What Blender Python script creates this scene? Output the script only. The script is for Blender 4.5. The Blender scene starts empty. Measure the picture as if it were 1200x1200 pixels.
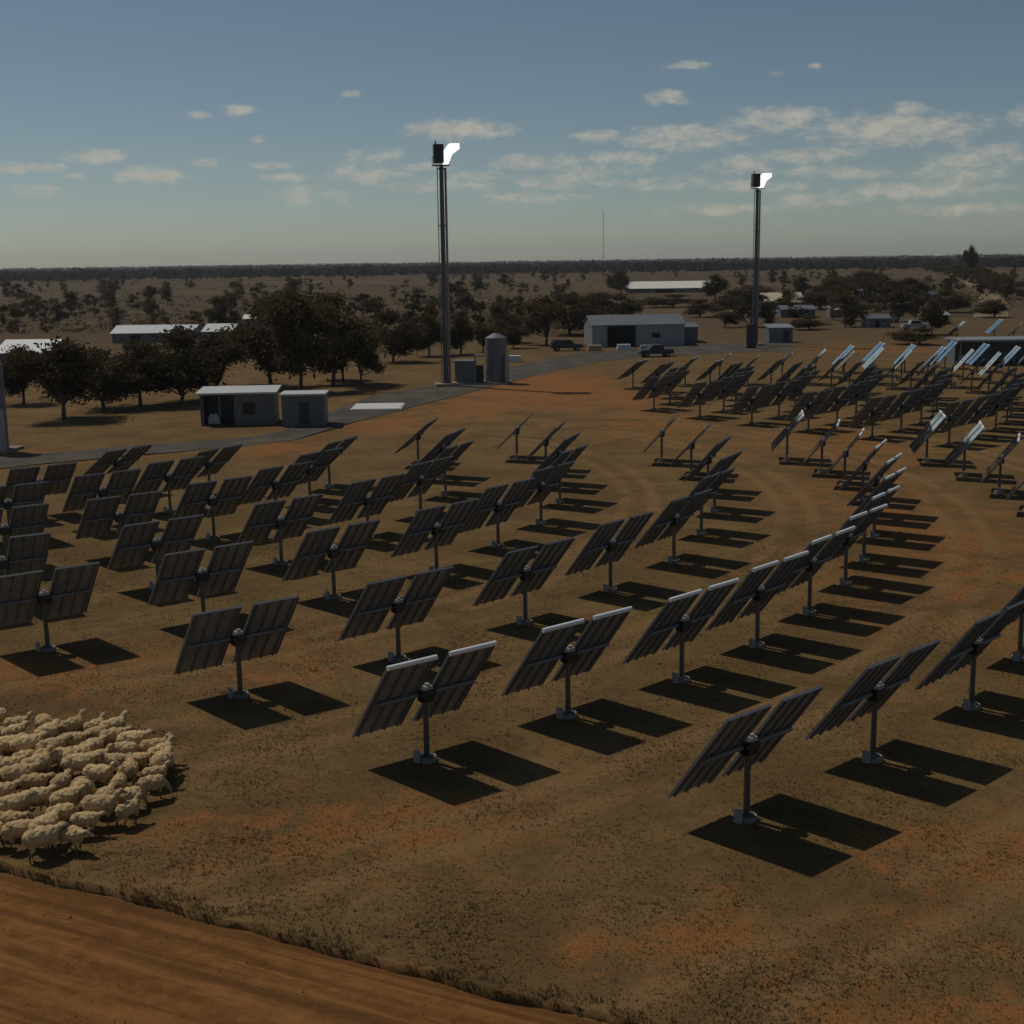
import bpy, bmesh, math, random
import numpy as np
from mathutils import Vector, Matrix, noise as mnoise

rad = math.radians
scn = bpy.context.scene
COL = scn.collection
rnd = random.Random(7)

# ------------------------------------------------------------------ camera
FPX, CAM_H, ROLL = 1550.0, 14.2, math.atan2(17, 1200)
PITCH = math.atan2((600 - 304) * math.cos(ROLL), FPX)
_fw = Vector((0, math.cos(PITCH), -math.sin(PITCH)))
_r0 = Vector((1, 0, 0)); _u0 = _r0.cross(_fw)
_cr, _sr = math.cos(ROLL), -math.sin(ROLL)
CR = _r0 * _cr + _u0 * _sr
CU = _u0 * _cr - _r0 * _sr
CF = _fw
cd = bpy.data.cameras.new('camera'); cam = bpy.data.objects.new('camera', cd); COL.objects.link(cam)
cam.matrix_world = Matrix(((CR.x, CU.x, -CF.x, 0), (CR.y, CU.y, -CF.y, 0), (CR.z, CU.z, -CF.z, CAM_H), (0, 0, 0, 1)))
cd.sensor_width = 36; cd.sensor_fit = 'HORIZONTAL'; cd.lens = FPX / 1200 * 36
cd.clip_start = 0.1; cd.clip_end = 30000
scn.camera = cam

def gp(px, py, z=0.0):
    """ground point seen at a spot of the photograph (survey of the site)"""
    d = CR * ((px - 600) / FPX) + CU * ((600 - py) / FPX) + CF
    t = (z - CAM_H) / d.z
    return Vector((0, 0, CAM_H)) + d * t
def ppm(y):
    return FPX / y
def pj(p):
    q = Vector(p) - Vector((0, 0, CAM_H)); z = q.dot(CF)
    return 600 + FPX * q.dot(CR) / z, 600 - FPX * q.dot(CU) / z

# ------------------------------------------------------------------ light
SUN_AZ, SUN_EL = rad(-51.4), rad(56.2)
SUN = Vector((math.cos(SUN_EL) * math.sin(SUN_AZ), math.cos(SUN_EL) * math.cos(SUN_AZ), math.sin(SUN_EL)))
ld = bpy.data.lights.new('sun', 'SUN'); ld.energy = 4.8; ld.angle = rad(0.53); ld.color = (1.0, 0.93, 0.82)
sun = bpy.data.objects.new('sun', ld); COL.objects.link(sun)
sun.rotation_euler = SUN.to_track_quat('Z', 'Y').to_euler(); sun.location = SUN * 200
SKY_STRENGTH = 0.118
EXPOSURE = -1.42
vs = scn.view_settings
vs.view_transform = 'Standard'; vs.look = 'None'; vs.exposure = EXPOSURE; vs.gamma = 1.0; vs.use_curve_mapping = False
scn.cycles.caustics_reflective = False; scn.cycles.caustics_refractive = False
scn.cycles.use_denoising = True
scn.cycles.volume_bounces = 0; scn.cycles.max_bounces = 4; scn.cycles.diffuse_bounces = 2; scn.cycles.sample_clamp_indirect = 4

class NT:
    """small helper to write node trees"""
    def __init__(s, tree): s.t = tree; s.n = tree.nodes; s.l = tree.links
    def node(s, typ, **kw):
        n = s.n.new(typ)
        for k, v in kw.items(): setattr(n, k, v)
        return n
    def put(s, sock, v):
        if isinstance(v, bpy.types.NodeSocket): s.l.new(v, sock)
        elif isinstance(v, (tuple, list)) and len(v) == 3 and sock.type == 'RGBA': sock.default_value = (*v, 1)
        else: sock.default_value = v
    def m(s, op, a, b=None, c=None, clamp=False):
        n = s.node('ShaderNodeMath', operation=op); n.use_clamp = clamp
        s.put(n.inputs[0], a)
        if b is not None: s.put(n.inputs[1], b)
        if c is not None: s.put(n.inputs[2], c)
        return n.outputs[0]
    def vm(s, op, a, b=None):
        n = s.node('ShaderNodeVectorMath', operation=op)
        s.put(n.inputs[0], a)
        if b is not None: s.put(n.inputs[1], b)
        return n.outputs[1] if op in ('LENGTH', 'DISTANCE', 'DOT_PRODUCT') else n.outputs[0]
    def mix(s, f, a, b, typ='MIX'):
        n = s.node('ShaderNodeMix', data_type='RGBA', blend_type=typ)
        s.put(n.inputs[0], f); s.put(n.inputs[6], a); s.put(n.inputs[7], b)
        return n.outputs[2]
    def noise(s, vec, scale, detail=4, rough=0.55, dist=0.0, color=False):
        n = s.node('ShaderNodeTexNoise')
        if vec is not None: s.l.new(vec, n.inputs['Vector'])
        n.inputs['Scale'].default_value = scale; n.inputs['Detail'].default_value = detail
        n.inputs['Roughness'].default_value = rough; n.inputs['Distortion'].default_value = dist
        return n.outputs['Color' if color else 'Fac']
    def ss(s, v, lo, hi):
        n = s.node('ShaderNodeMapRange', interpolation_type='SMOOTHSTEP')
        s.put(n.inputs['Value'], v); n.inputs['From Min'].default_value = lo; n.inputs['From Max'].default_value = hi
        return n.outputs['Result']
    def bump(s, h, strength, dist=1.0):
        n = s.node('ShaderNodeBump'); n.inputs['Strength'].default_value = strength; n.inputs['Distance'].default_value = dist
        s.l.new(h, n.inputs['Height']); return n.outputs['Normal']

# ------------------------------------------------------------------ sky
wd = bpy.data.worlds.new('World'); scn.world = wd; wd.use_nodes = True
W = NT(wd.node_tree); W.n.clear()
sky = W.node('ShaderNodeTexSky', sky_type='NISHITA')
sky.sun_disc = False; sky.sun_elevation = SUN_EL; sky.sun_rotation = SUN_AZ
sky.altitude = 200; sky.air_density = 0.72; sky.dust_density = 0.45; sky.ozone_density = 1.0
tc = W.node('ShaderNodeTexCoord')
sep = W.node('ShaderNodeSeparateXYZ'); W.l.new(tc.outputs['Generated'], sep.inputs[0])
AZ = W.m('ARCTAN2', sep.outputs[0], sep.outputs[1])
EL = W.m('ARCSINE', sep.outputs[2])
comb = W.node('ShaderNodeCombineXYZ'); W.put(comb.inputs[0], AZ); W.put(comb.inputs[1], W.m('MULTIPLY', EL, 1.9))
wig = W.noise(comb.outputs[0], 55, 3, 0.6)
wig2 = W.noise(comb.outputs[0], 190, 2, 0.6)
wsum = W.m('ADD', W.m('MULTIPLY', W.m('SUBTRACT', wig, 0.5), 3.6), W.m('MULTIPLY', W.m('SUBTRACT', wig2, 0.5), 1.3))
# cumulus seen over the plain: x, y, half-width, half-height (photo pixels), weight
CLOUDS = [(535,152,62,11,1.0),(115,183,32,9,.8),(25,197,42,7,.75),(175,206,42,11,.6),(45,224,34,8,.4),(231,135,15,5,.7),(280,129,20,6,.8),
 (411,110,11,5,.4),(302,164,10,5,.35),(315,194,28,5,.5),(238,190,18,6,.4),(440,184,34,12,.45),(430,205,55,14,.3),(555,207,34,7,.4),(365,228,60,12,.2),
 (805,76,32,5,.55),(782,115,28,8,.75),(908,86,14,4,.3),(956,77,9,4,.3),(700,160,30,8,.7),(800,162,75,14,.8),(910,140,58,14,.85),
 (1045,152,92,17,1.0),(1065,128,26,8,.5),(630,190,52,10,.65),(735,185,50,9,.6),(940,182,62,9,.7),(865,194,40,11,.65),(1150,185,55,16,.5),
 (985,202,75,10,.35),(1198,138,18,12,.7),(660,212,70,12,.3),(1080,222,90,12,.45),(790,215,60,10,.25),(960,234,70,10,.35),(520,218,80,9,.45),(610,232,70,8,.4),(700,200,60,8,.4),(1120,205,70,9,.6),(890,218,70,8,.45),(840,246,90,8,.3),(1130,245,90,8,.3),(90,205,20,6,.3),(330,208,40,6,.25),(495,196,40,6,.35)]
mask = None
AE = W.node('ShaderNodeCombineXYZ'); W.put(AE.inputs[0], AZ); W.put(AE.inputs[1], EL)
for (cx, cy, hw, hh, wgt) in CLOUDS:
    d = (CR * ((cx - 600) / FPX) + CU * ((600 - cy) / FPX) + CF).normalized()
    ca, ce = math.atan2(d.x, d.y), math.asin(d.z)
    n = W.node('ShaderNodeVectorMath', operation='MULTIPLY_ADD'); W.l.new(AE.outputs[0], n.inputs[0])
    n.inputs[1].default_value = (FPX / hw, FPX / hh, 0); n.inputs[2].default_value = (-ca * FPX / hw, -ce * FPX / hh, 0)
    v = W.m('SUBTRACT', 0.45 + 0.8 * wgt, W.vm('DOT_PRODUCT', n.outputs[0], n.outputs[0]))
    mask = v if mask is None else W.m('MAXIMUM', mask, v)
mask = W.ss(W.m('ADD', mask, wsum), -0.45, 1.75)
# the same kind of cloud all round the horizon outside the view
big = W.noise(comb.outputs[0], 14, 3, 0.6)
ring = W.m('MULTIPLY', W.ss(EL, 0.02, 0.06), W.m('SUBTRACT', 1.0, W.ss(EL, 0.11, 0.2)))
away = W.ss(W.m('ABSOLUTE', AZ), 0.40, 0.5)
mask2 = W.m('MULTIPLY', W.m('MULTIPLY', W.ss(big, 0.56, 0.68), ring), away)
mask = W.m('MAXIMUM', mask, mask2)
shade = W.m('ADD', 0.86, W.m('MULTIPLY', wig, 0.28))
ccol = W.mix(1.0, (9.9, 9.3, 7.8), shade, 'MULTIPLY')
skyt = W.mix(1.0, sky.outputs[0], (1.04, 1.06, 0.965), 'MULTIPLY')
skyc = W.mix(W.m('MULTIPLY', mask, 0.8), skyt, ccol)
bg = W.node('ShaderNodeBackground'); W.l.new(skyc, bg.inputs['Color']); bg.inputs['Strength'].default_value = SKY_STRENGTH
wd.cycles.sampling_method = 'MANUAL'; wd.cycles.sample_map_resolution = 512
wo = W.node('ShaderNodeOutputWorld'); W.l.new(bg.outputs[0], wo.inputs['Surface'])

# ------------------------------------------------------------------ materials
MATS = {}
def newmat(name):
    m = bpy.data.materials.new(name); m.use_nodes = True
    t = NT(m.node_tree); b = t.n['Principled BSDF']; MATS[name] = m
    return m, t, b
def simple(name, col, rough=0.6, metal=0.0, var=0.18, scale=3.0, spec=0.5, bump=0.0):
    m, t, b = newmat(name)
    tc = t.node('ShaderNodeTexCoord')
    n = t.noise(tc.outputs['Object'], scale, 5, 0.6)
    f = t.m('MULTIPLY', t.m('SUBTRACT', n, 0.5), 2 * var)
    c = t.mix(1.0, col, t.m('ADD', 1.0, f), 'MULTIPLY')
    t.put(b.inputs['Base Color'], c)
    b.inputs['Roughness'].default_value = rough; b.inputs['Metallic'].default_value = metal
    b.inputs['Specular IOR Level'].default_value = spec
    if bump: t.l.new(t.bump(n, bump, 0.05), b.inputs['Normal'])
    return m
M_post = simple('galvanised_post', (0.12, 0.11, 0.095), 0.5, 0.5, 0.2, 6)
M_back = simple('panel_back_steel', (0.25, 0.262, 0.272), 0.5, 0.1, 0.55, 2.6)
M_rib = simple('rib_steel', (0.185, 0.193, 0.2), 0.55, 0.3, 0.2, 5)
M_trim_glint = simple('trim_painted_glint', (0.9, 0.89, 0.85), 0.3, 0.0, 0.04, 4, 0.8)  # sun glint painted as a near-white copy of the edge trim
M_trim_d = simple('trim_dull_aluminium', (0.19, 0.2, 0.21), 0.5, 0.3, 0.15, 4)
M_black = simple('black_drive', (0.012, 0.012, 0.013), 0.45, 0, 0.2, 8)
M_cap = simple('pale_housing', (0.36, 0.36, 0.34), 0.4, 0, 0.1, 8)
M_conc = simple('concrete', (0.26, 0.22, 0.17), 0.85, 0, 0.2, 4, bump=0.2)
M_slab = simple('pale_concrete', (0.62, 0.6, 0.55), 0.8, 0, 0.15, 2)
M_mast = simple('tower_steel', (0.10, 0.105, 0.11), 0.5, 0.4, 0.25, 1.2)
M_pipe = simple('insulated_pipe', (0.26, 0.25, 0.24), 0.45, 0.5, 0.2, 2)
M_dark = simple('dark_interior', (0.008, 0.008, 0.008), 0.9)
M_zinc = simple('zinc_wall', (0.28, 0.30, 0.305), 0.5, 0.3, 0.18, 0.8)
M_grey = simple('grey_wall', (0.15, 0.16, 0.168), 0.6, 0.1, 0.2, 0.9)
M_roof = simple('pale_roof', (0.58, 0.58, 0.56), 0.5, 0.1, 0.15, 0.6)
M_roofg = simple('grey_roof', (0.17, 0.175, 0.18), 0.5, 0.3, 0.2, 0.7)
M_white = simple('white_roof', (0.78, 0.75, 0.66), 0.5, 0, 0.08, 0.5)
M_cream = simple('cream_roof', (0.6, 0.5, 0.34), 0.6, 0, 0.15, 0.5)
M_steel = simple('frame_steel', (0.15, 0.15, 0.15), 0.5, 0.4)
M_paintw = simple('white_paint', (0.75, 0.75, 0.73), 0.35, 0, 0.05)
M_paintd = simple('dark_paint', (0.03, 0.033, 0.04), 0.3, 0, 0.1)
M_tyre = simple('tyre_rubber', (0.02, 0.02, 0.02), 0.85)
m, t, b = newmat('cream_wool')
tcw = t.node('ShaderNodeTexCoord'); oiw = t.node('ShaderNodeObjectInfo')
nw_ = t.noise(tcw.outputs['Object'], 9, 6, 0.7); nd_ = t.noise(tcw.outputs['Object'], 2.2, 4, 0.6)
cw = t.mix(oiw.outputs['Random'], (0.95, 0.71, 0.38), (0.74, 0.53, 0.28))
cw = t.mix(t.ss(nw_, 0.35, 0.7), t.mix(1.0, cw, (0.62, 0.58, 0.52), 'MULTIPLY'), cw)
szw = t.node('ShaderNodeSeparateXYZ'); t.l.new(tcw.outputs['Object'], szw.inputs[0])
cw = t.mix(t.m('MULTIPLY', t.ss(nd_, 0.48, 0.7), 0.6), cw, (0.34, 0.22, 0.12))
t.put(b.inputs['Base Color'], cw); b.inputs['Roughness'].default_value = 0.95; b.inputs['Specular IOR Level'].default_value = 0.1
t.l.new(t.bump(nw_, 0.9, 0.06), b.inputs['Normal']); M_wool = m
M_face = simple('sheep_face', (0.36, 0.27, 0.18), 0.9, 0, 0.2, 9, 0.2)
M_hoof = simple('sheep_leg', (0.16, 0.12, 0.08), 0.9, 0, 0.2, 9, 0.2)
M_timber = simple('pallet_timber', (0.42, 0.33, 0.2), 0.85, 0, 0.25, 3)

m, t, b = newmat('mirror_glass')
b.inputs['Base Color'].default_value = (0.86, 0.88, 0.88, 1); b.inputs['Metallic'].default_value = 1; b.inputs['Roughness'].default_value = 0.06
M_mirror = m
m, t, b = newmat('window_glass')
b.inputs['Base Color'].default_value = (0.03, 0.035, 0.04, 1); b.inputs['Roughness'].default_value = 0.08
M_glass = m
m, t, b = newmat('reflected_sun_emission')
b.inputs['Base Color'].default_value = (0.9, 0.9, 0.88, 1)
b.inputs['Emission Color'].default_value = (1, 0.98, 0.93, 1); b.inputs['Emission Strength'].default_value = 3.2  # emission stands in for concentrated sunlight reflected off the receiver
M_sun_emission = m

def leafmat(name, c1, c2, c3):
    m, t, b = newmat(name)
    g = t.node('ShaderNodeNewGeometry'); oi = t.node('ShaderNodeObjectInfo')
    f = g.outputs['Random Per Island']
    c = t.mix(f, c1, c2); c = t.mix(t.m('MULTIPLY', oi.outputs['Random'], 0.7), c, c3)
    t.put(b.inputs['Base Color'], c); b.inputs['Roughness'].default_value = 0.8; b.inputs['Specular IOR Level'].default_value = 0.06
    tr = t.node('ShaderNodeBsdfTranslucent'); t.put(tr.inputs[0], c)
    ms = t.node('ShaderNodeMixShader'); ms.inputs[0].default_value = 0.32
    out = t.n['Material Output']
    t.l.new(b.outputs[0], ms.inputs[1]); t.l.new(tr.outputs[0], ms.inputs[2]); t.l.new(ms.outputs[0], out.inputs['Surface'])
    return m
M_leaf = leafmat('gum_leaves', (0.092, 0.072, 0.034), (0.16, 0.118, 0.058), (0.12, 0.085, 0.045))
M_leafd = leafmat('dark_leaves', (0.062, 0.052, 0.026), (0.112, 0.086, 0.044), (0.085, 0.062, 0.032))
M_leafb = leafmat('dry_leaves', (0.105, 0.078, 0.042), (0.15, 0.115, 0.065), (0.085, 0.066, 0.038))
M_far = leafmat('distant_leaves', (0.050, 0.048, 0.032), (0.075, 0.068, 0.045), (0.05, 0.048, 0.034))
M_bark = simple('bark', (0.10, 0.08, 0.06), 0.9, 0, 0.3, 4)

m, t, b = newmat('dry_grass_blades')
g = t.node('ShaderNodeNewGeometry')
c = t.mix(g.outputs['Random Per Island'], (0.15, 0.095, 0.04), (0.26, 0.17, 0.07))
t.put(b.inputs['Base Color'], c); b.inputs['Roughness'].default_value = 0.9; b.inputs['Specular IOR Level'].default_value = 0.1
M_grass = m

# ------------------------------------------------------------------ mesh helpers
class MB:
    def __init__(s): s.v = []; s.f = []; s.mi = []; s.sm = []
    def add(s, vs, fs, mi=0, smooth=False):
        o = len(s.v); s.v += [tuple(p) for p in vs]; s.f += [tuple(i + o for i in q) for q in fs]
        s.mi += [mi] * len(fs); s.sm += [smooth] * len(fs); return s
    def box(s, x0, x1, y0, y1, z0, z1, mi=0, mat=None):
        vs = [Vector(p) for p in ((x0,y0,z0),(x1,y0,z0),(x1,y1,z0),(x0,y1,z0),(x0,y0,z1),(x1,y0,z1),(x1,y1,z1),(x0,y1,z1))]
        if mat: vs = [mat @ p for p in vs]
        return s.add(vs, [(3,2,1,0),(4,5,6,7),(0,1,5,4),(1,2,6,5),(2,3,7,6),(3,0,4,7)], mi)
    def tube(s, a, b, r0, r1=None, n=10, mi=0, caps=True, smooth=True):
        a, b = Vector(a), Vector(b); r1 = r0 if r1 is None else r1
        d = (b - a).normalized(); u = d.orthogonal().normalized(); w = d.cross(u)
        vs = []
        for p, r in ((a, r0), (b, r1)):
            for i in range(n):
                an = 2 * math.pi * i / n; vs.append(p + (u * math.cos(an) + w * math.sin(an)) * r)
        s.add(vs, [(i, (i + 1) % n, n + (i + 1) % n, n + i) for i in range(n)], mi, smooth)
        if caps:
            s.add(vs[:n], [tuple(reversed(range(n)))], mi); s.add(vs[n:], [tuple(range(n))], mi)
        return s
    def mesh(s, name, mats):
        me = bpy.data.meshes.new(name); me.from_pydata(s.v, [], s.f)
        for m_ in (mats if isinstance(mats, (list, tuple)) else [mats]): me.materials.append(m_)
        me.polygons.foreach_set('material_index', s.mi); me.polygons.foreach_set('use_smooth', s.sm)
        me.update(); return me
    def obj(s, name, mats, parent=None, loc=None):
        return link(name, s.mesh(name, mats), parent, loc)
def link(name, me, parent=None, loc=None, rot=None):
    o = bpy.data.objects.new(name, me); COL.objects.link(o)
    if parent is not None: o.parent = parent
    if loc is not None: o.location = loc
    if rot is not None: o.rotation_euler = rot
    return o
def thing(name, label, cat, loc=(0, 0, 0), rz=0.0, group=None):
    o = bpy.data.objects.new(name, None); COL.objects.link(o); o.empty_display_size = 0.2
    o.location = loc; o.rotation_euler = (0, 0, rz); return tag(o, label, cat, group)
def tag(o, label=None, cat=None, group=None, kind=None):
    if label: o['label'] = label
    if cat: o['category'] = cat
    if group: o['group'] = group
    if kind: o['kind'] = kind
    return o
def ordinal(n):
    ones = ['', 'first', 'second', 'third', 'fourth', 'fifth', 'sixth', 'seventh', 'eighth', 'ninth', 'tenth', 'eleventh', 'twelfth', 'thirteenth', 'fourteenth', 'fifteenth', 'sixteenth', 'seventeenth', 'eighteenth', 'nineteenth']
    tens = {2: ('twentieth', 'twenty'), 3: ('thirtieth', 'thirty'), 4: ('fortieth', 'forty'), 5: ('fiftieth', 'fifty')}
    if n < 20: return ones[n]
    return tens[n // 10][0] if n % 10 == 0 else tens[n // 10][1] + '-' + ones[n % 10]
ORD = ['first','second','third','fourth','fifth','sixth','seventh','eighth','ninth','tenth','eleventh','twelfth','thirteenth','fourteenth','fifteenth','sixteenth','seventeenth','eighteenth']

# ------------------------------------------------------------------ ground
RC = Vector((-34.5, 81.5, 0))          # hub of the near mirror field's arcs
RC1 = Vector((-5, 136, 0))
def ellipses(t, pos, lst):
    """soft, noise-broken patches of bare soil lying on the plain"""
    acc = None
    for (px, py, hx, hy, wgt) in lst:
        c = gp(px, py); a = gp(px + hx, py); u = gp(px, max(py - hy, 312)); d = gp(px, py + hy)
        rx = max((a - c).length, 0.5); ry = max((u - d).length / 2, 0.5); cy = (u.y + d.y) / 2
        q = t.vm('MULTIPLY', t.vm('SUBTRACT', pos, (c.x, cy, 0.0)), (1 / rx, 1 / ry, 0.0))
        v = t.m('MULTIPLY', t.m('SUBTRACT', 1.0, t.vm('LENGTH', q)), wgt)
        acc = v if acc is None else t.m('MAXIMUM', acc, v)
    return acc
m, t, b = newmat('dry_paddock')
pos = t.node('ShaderNodeNewGeometry').outputs['Position']
n_big = t.noise(pos, 0.03, 4, 0.6); n_mid = t.noise(pos, 0.22, 5, 0.62, 0.4); n_fin = t.noise(pos, 1.3, 7, 0.74, 0.5); n_vf = t.noise(pos, 9.0, 5, 0.75)
n_far = t.noise(pos, 0.004, 4, 0.6)
base = t.mix(t.ss(n_mid, 0.32, 0.68), (0.140, 0.085, 0.033), (0.21, 0.130, 0.051))
base = t.mix(t.m('MULTIPLY', t.ss(n_fin, 0.45, 0.7), 0.75), base, (0.098, 0.063, 0.029))
soil = ellipses(t, pos, [(400,975,210,40,1.0),(330,990,70,22,1.2),(700,1110,70,22,.9),(1140,1000,130,40,1.1),(880,1110,180,40,.5),(1100,1180,150,30,.7),(60,790,140,25,.7),(300,770,80,20,.6),
   (640,458,100,26,2.2),(560,478,70,14,1.6),(450,497,70,10,1.2),(730,470,60,16,1.2),(330,525,50,12,.9),(80,535,80,8,1.3),(1030,410,70,6,.9),(1120,650,90,90,.45),(760,500,60,14,.6),(990,520,80,16,.5)])
soil = t.m('ADD', soil, t.m('MULTIPLY', t.m('SUBTRACT', n_mid, 0.5), 2.2))
n_sm = t.noise(pos, 0.55, 6, 0.7, 0.8)
soil = t.m('ADD', t.m('MULTIPLY', soil, 0.75), t.m('MULTIPLY', t.m('SUBTRACT', n_sm, 0.5), 4.2))
soil = t.m('ADD', soil, t.m('MULTIPLY', t.m('SUBTRACT', n_fin, 0.5), 1.8))
soil_f = t.ss(soil, -0.35, 0.7)
redc = t.mix(n_fin, (0.22, 0.09, 0.028), (0.33, 0.142, 0.046))
near = t.mix(t.m('MULTIPLY', soil_f, 0.85), base, redc)
# worn wheel tracks that follow the arcs
dr = t.vm('DISTANCE', pos, tuple(RC))
tr_ = None
for r in (59.9, 51.2, 69.5, 42.3):
    for o_ in (-0.85, 0.85):
        v = t.m('SUBTRACT', 1.0, t.ss(t.m('ABSOLUTE', t.m('SUBTRACT', dr, r + o_)), 0.12, 0.6))
        tr_ = v if tr_ is None else t.m('MAXIMUM', tr_, v)
tr_ = t.m('MULTIPLY', t.m('MULTIPLY', tr_, t.ss(n_mid, 0.34, 0.52)), 0.75)
near = t.mix(tr_, near, (0.24, 0.14, 0.06))
near = t.mix(t.m('MULTIPLY', t.ss(n_vf, 0.5, 0.8), 0.45), near, (0.07, 0.047, 0.024))
sp = t.node('ShaderNodeSeparateXYZ'); t.l.new(pos, sp.inputs[0])
far = t.mix(t.ss(n_far, 0.35, 0.65), (0.088, 0.060, 0.032), (0.135, 0.092, 0.048))
far = t.mix(t.ss(n_big, 0.5, 0.75), far, (0.060, 0.044, 0.026))
colr = t.mix(t.ss(sp.outputs[1], 150, 300), near, far)
t.put(b.inputs['Base Color'], colr); b.inputs['Roughness'].default_value = 0.95; b.inputs['Specular IOR Level'].default_value = 0.08
hsum = t.m('ADD', t.m('MULTIPLY', n_fin, 0.6), t.m('MULTIPLY', n_vf, 0.25))
t.l.new(t.bump(hsum, 0.9, 0.12), b.inputs['Normal'])
M_ground = m
def ground_z(x, y):
    if y > 300: return 0.0
    return 0.05 * mnoise.noise(Vector((x * 0.12, y * 0.12, 0)))
def make_ground():
    # fine near sheet joined to a coarse far one in a single grid with stretched spacing
    xs = [-8000, -4000, -2000, -1000, -500, -250, -140, -90] + [-60 + 1.5 * i for i in range(81)] + [90, 140, 250, 500, 1000, 2000, 4000, 8000]
    ys = [-300, -100, 0, 12] + [18 + 1.2 * i for i in range(90)] + [135, 160, 200, 260, 350, 500, 800, 1400, 2500, 4500, 8000]
    vs = []
    for y in ys:
        for x in xs:
            k = max(0, min(1, (160 - y) / 40)) * (1 if abs(x) <= 60 else 0)
            vs.append((x, y, (0.05 * mnoise.noise(Vector((x * .12, y * .12, 0))) - 0.03) * k if y > 12 else -0.03 * 0))
    nx = len(xs)
    fs = [(j * nx + i, j * nx + i + 1, (j + 1) * nx + i + 1, (j + 1) * nx + i) for j in range(len(ys) - 1) for i in range(nx - 1)]
    mb = MB(); mb.add(vs, fs, 0, True); return mb.obj('ground', M_ground)
tag(make_ground(), kind='structure')

# ---- red dirt track in the near corner
m, t, b = newmat('red_dirt')
tcn = t.node('ShaderNodeTexCoord')
mp = t.node('ShaderNodeMapping'); mp.inputs['Scale'].default_value = (0.10, 1.0, 1.0); t.l.new(tcn.outputs['Object'], mp.inputs['Vector'])
fn0 = t.noise(tcn.outputs['Object'], 2.2, 7, 0.7)
st = t.m('ADD', t.m('MULTIPLY', t.noise(mp.outputs[0], 2.4, 5, 0.6, 0.6), 0.6), t.m('MULTIPLY', fn0, 0.4)); mp2 = t.node('ShaderNodeMapping'); mp2.inputs['Scale'].default_value = (0.018, 1.0, 1.0); t.l.new(tcn.outputs['Object'], mp2.inputs['Vector'])
st2 = t.noise(mp2.outputs[0], 2.1, 3, 0.55, 0.2)
fn = t.noise(tcn.outputs['Object'], 14, 8, 0.8)
c = t.mix(t.ss(st, 0.38, 0.62), (0.20, 0.083, 0.025), (0.37, 0.168, 0.053))
c = t.mix(t.m('MULTIPLY', t.ss(st2, 0.48, 0.62), 0.7), c, (0.135, 0.06, 0.02))
c = t.mix(t.m('MULTIPLY', t.ss(fn, 0.52, 0.72), 0.5), c, (0.085, 0.047, 0.02)); c = t.mix(t.m('MULTIPLY', t.ss(fn, 0.5, 0.3), 0.35), c, (0.30, 0.16, 0.07))
t.put(b.inputs['Base Color'], c); b.inputs['Roughness'].default_value = 0.95; b.inputs['Specular IOR Level'].default_value = 0.08
t.l.new(t.bump(t.m('ADD', st, t.m('MULTIPLY', fn, 0.8)), 0.9, 0.09), b.inputs['Normal'])
M_red = m
E0, E1 = Vector((-12.42, 29.63, 0)), Vector((1.8, 22.7, 0))
RD = (E1 - E0).normalized(); RN = Vector((RD.y, -RD.x, 0))      # RN points away from the camera side? checked below
if RN.y > 0: RN = -RN
def edge_wob(s): return 0.22 * mnoise.noise(Vector((s * 0.35, 3.1, 0))) + 0.09 * mnoise.noise(Vector((s * 1.3, 9.2, 0))) + 0.012 * (s - 8) * (s - 8) * 0.12
track = thing_o = None
mb = MB(); ns, nw = 150, 44
vs = []
for i in range(ns + 1):
    s = -45 + 85 * i / ns
    for j in range(nw + 1):
        w = 7.6 * j / nw
        rut = 0.0
        for (c0, dpt) in ((1.1, .06), (1.75, .035), (2.9, .065), (4.1, .05), (4.7, .065), (6.1, .05)):
            rut -= dpt * math.exp(-((w - c0 - 0.15 * mnoise.noise(Vector((s * .15, c0, 0)))) / 0.16) ** 2)
        z = 0.045 + rut + 0.015 * mnoise.noise(Vector((s * .8, w * 2, 0)))
        if j == 0 or j == nw: z = -0.05
        vs.append((s, (-w - (edge_wob(s) if w < 4 else edge_wob(s) * (7.6 - w) / 3.6)), z))
fs = [(i * (nw + 1) + j, i * (nw + 1) + j + 1, (i + 1) * (nw + 1) + j + 1, (i + 1) * (nw + 1) + j) for i in range(ns) for j in range(nw)]
mb.add(vs, [tuple(reversed(q)) for q in fs], 0, True)
track = mb.obj('dirt_track', M_red); tag(track, kind='structure')
track.location = E0; track.rotation_euler = (0, 0, math.atan2(RD.y, RD.x))
# low windrow of soil and grass along the edge of the track
mb = MB(); vs = []; ns = 620
for i in range(ns + 1):
    s = -45 + 85 * i / ns
    h = 0.17 + 0.09 * mnoise.noise(Vector((s * .9, 5.5, 0))) + 0.05 * mnoise.noise(Vector((s * 3.1, 1.5, 0)))
    h += .05 * mnoise.noise(Vector((s * 7.3, 2.5, 0)))
    for (w, z) in ((0.8, -0.07), (0.35, h * .35), (0.1, h), (0.0, h * .95), (-0.03, -0.05)):
        vs.append((s, w - edge_wob(s) + 0.05 * mnoise.noise(Vector((s * 2.3, w * 5, 0))), z))
mb.add(vs, [(i * 5 + j, (i + 1) * 5 + j, (i + 1) * 5 + j + 1, i * 5 + j + 1) for i in range(ns) for j in range(4)], 0, True)
o = mb.obj('track_verge', M_ground); tag(o, kind='structure'); o.location = E0; o.rotation_euler = track.rotation_euler
def on_track(x, y):
    p = Vector((x, y, 0)) - E0; s = p.dot(RD); w = p.dot(RN)
    return w > -0.05 - edge_wob(s) * -1 and w < 7.7

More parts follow.
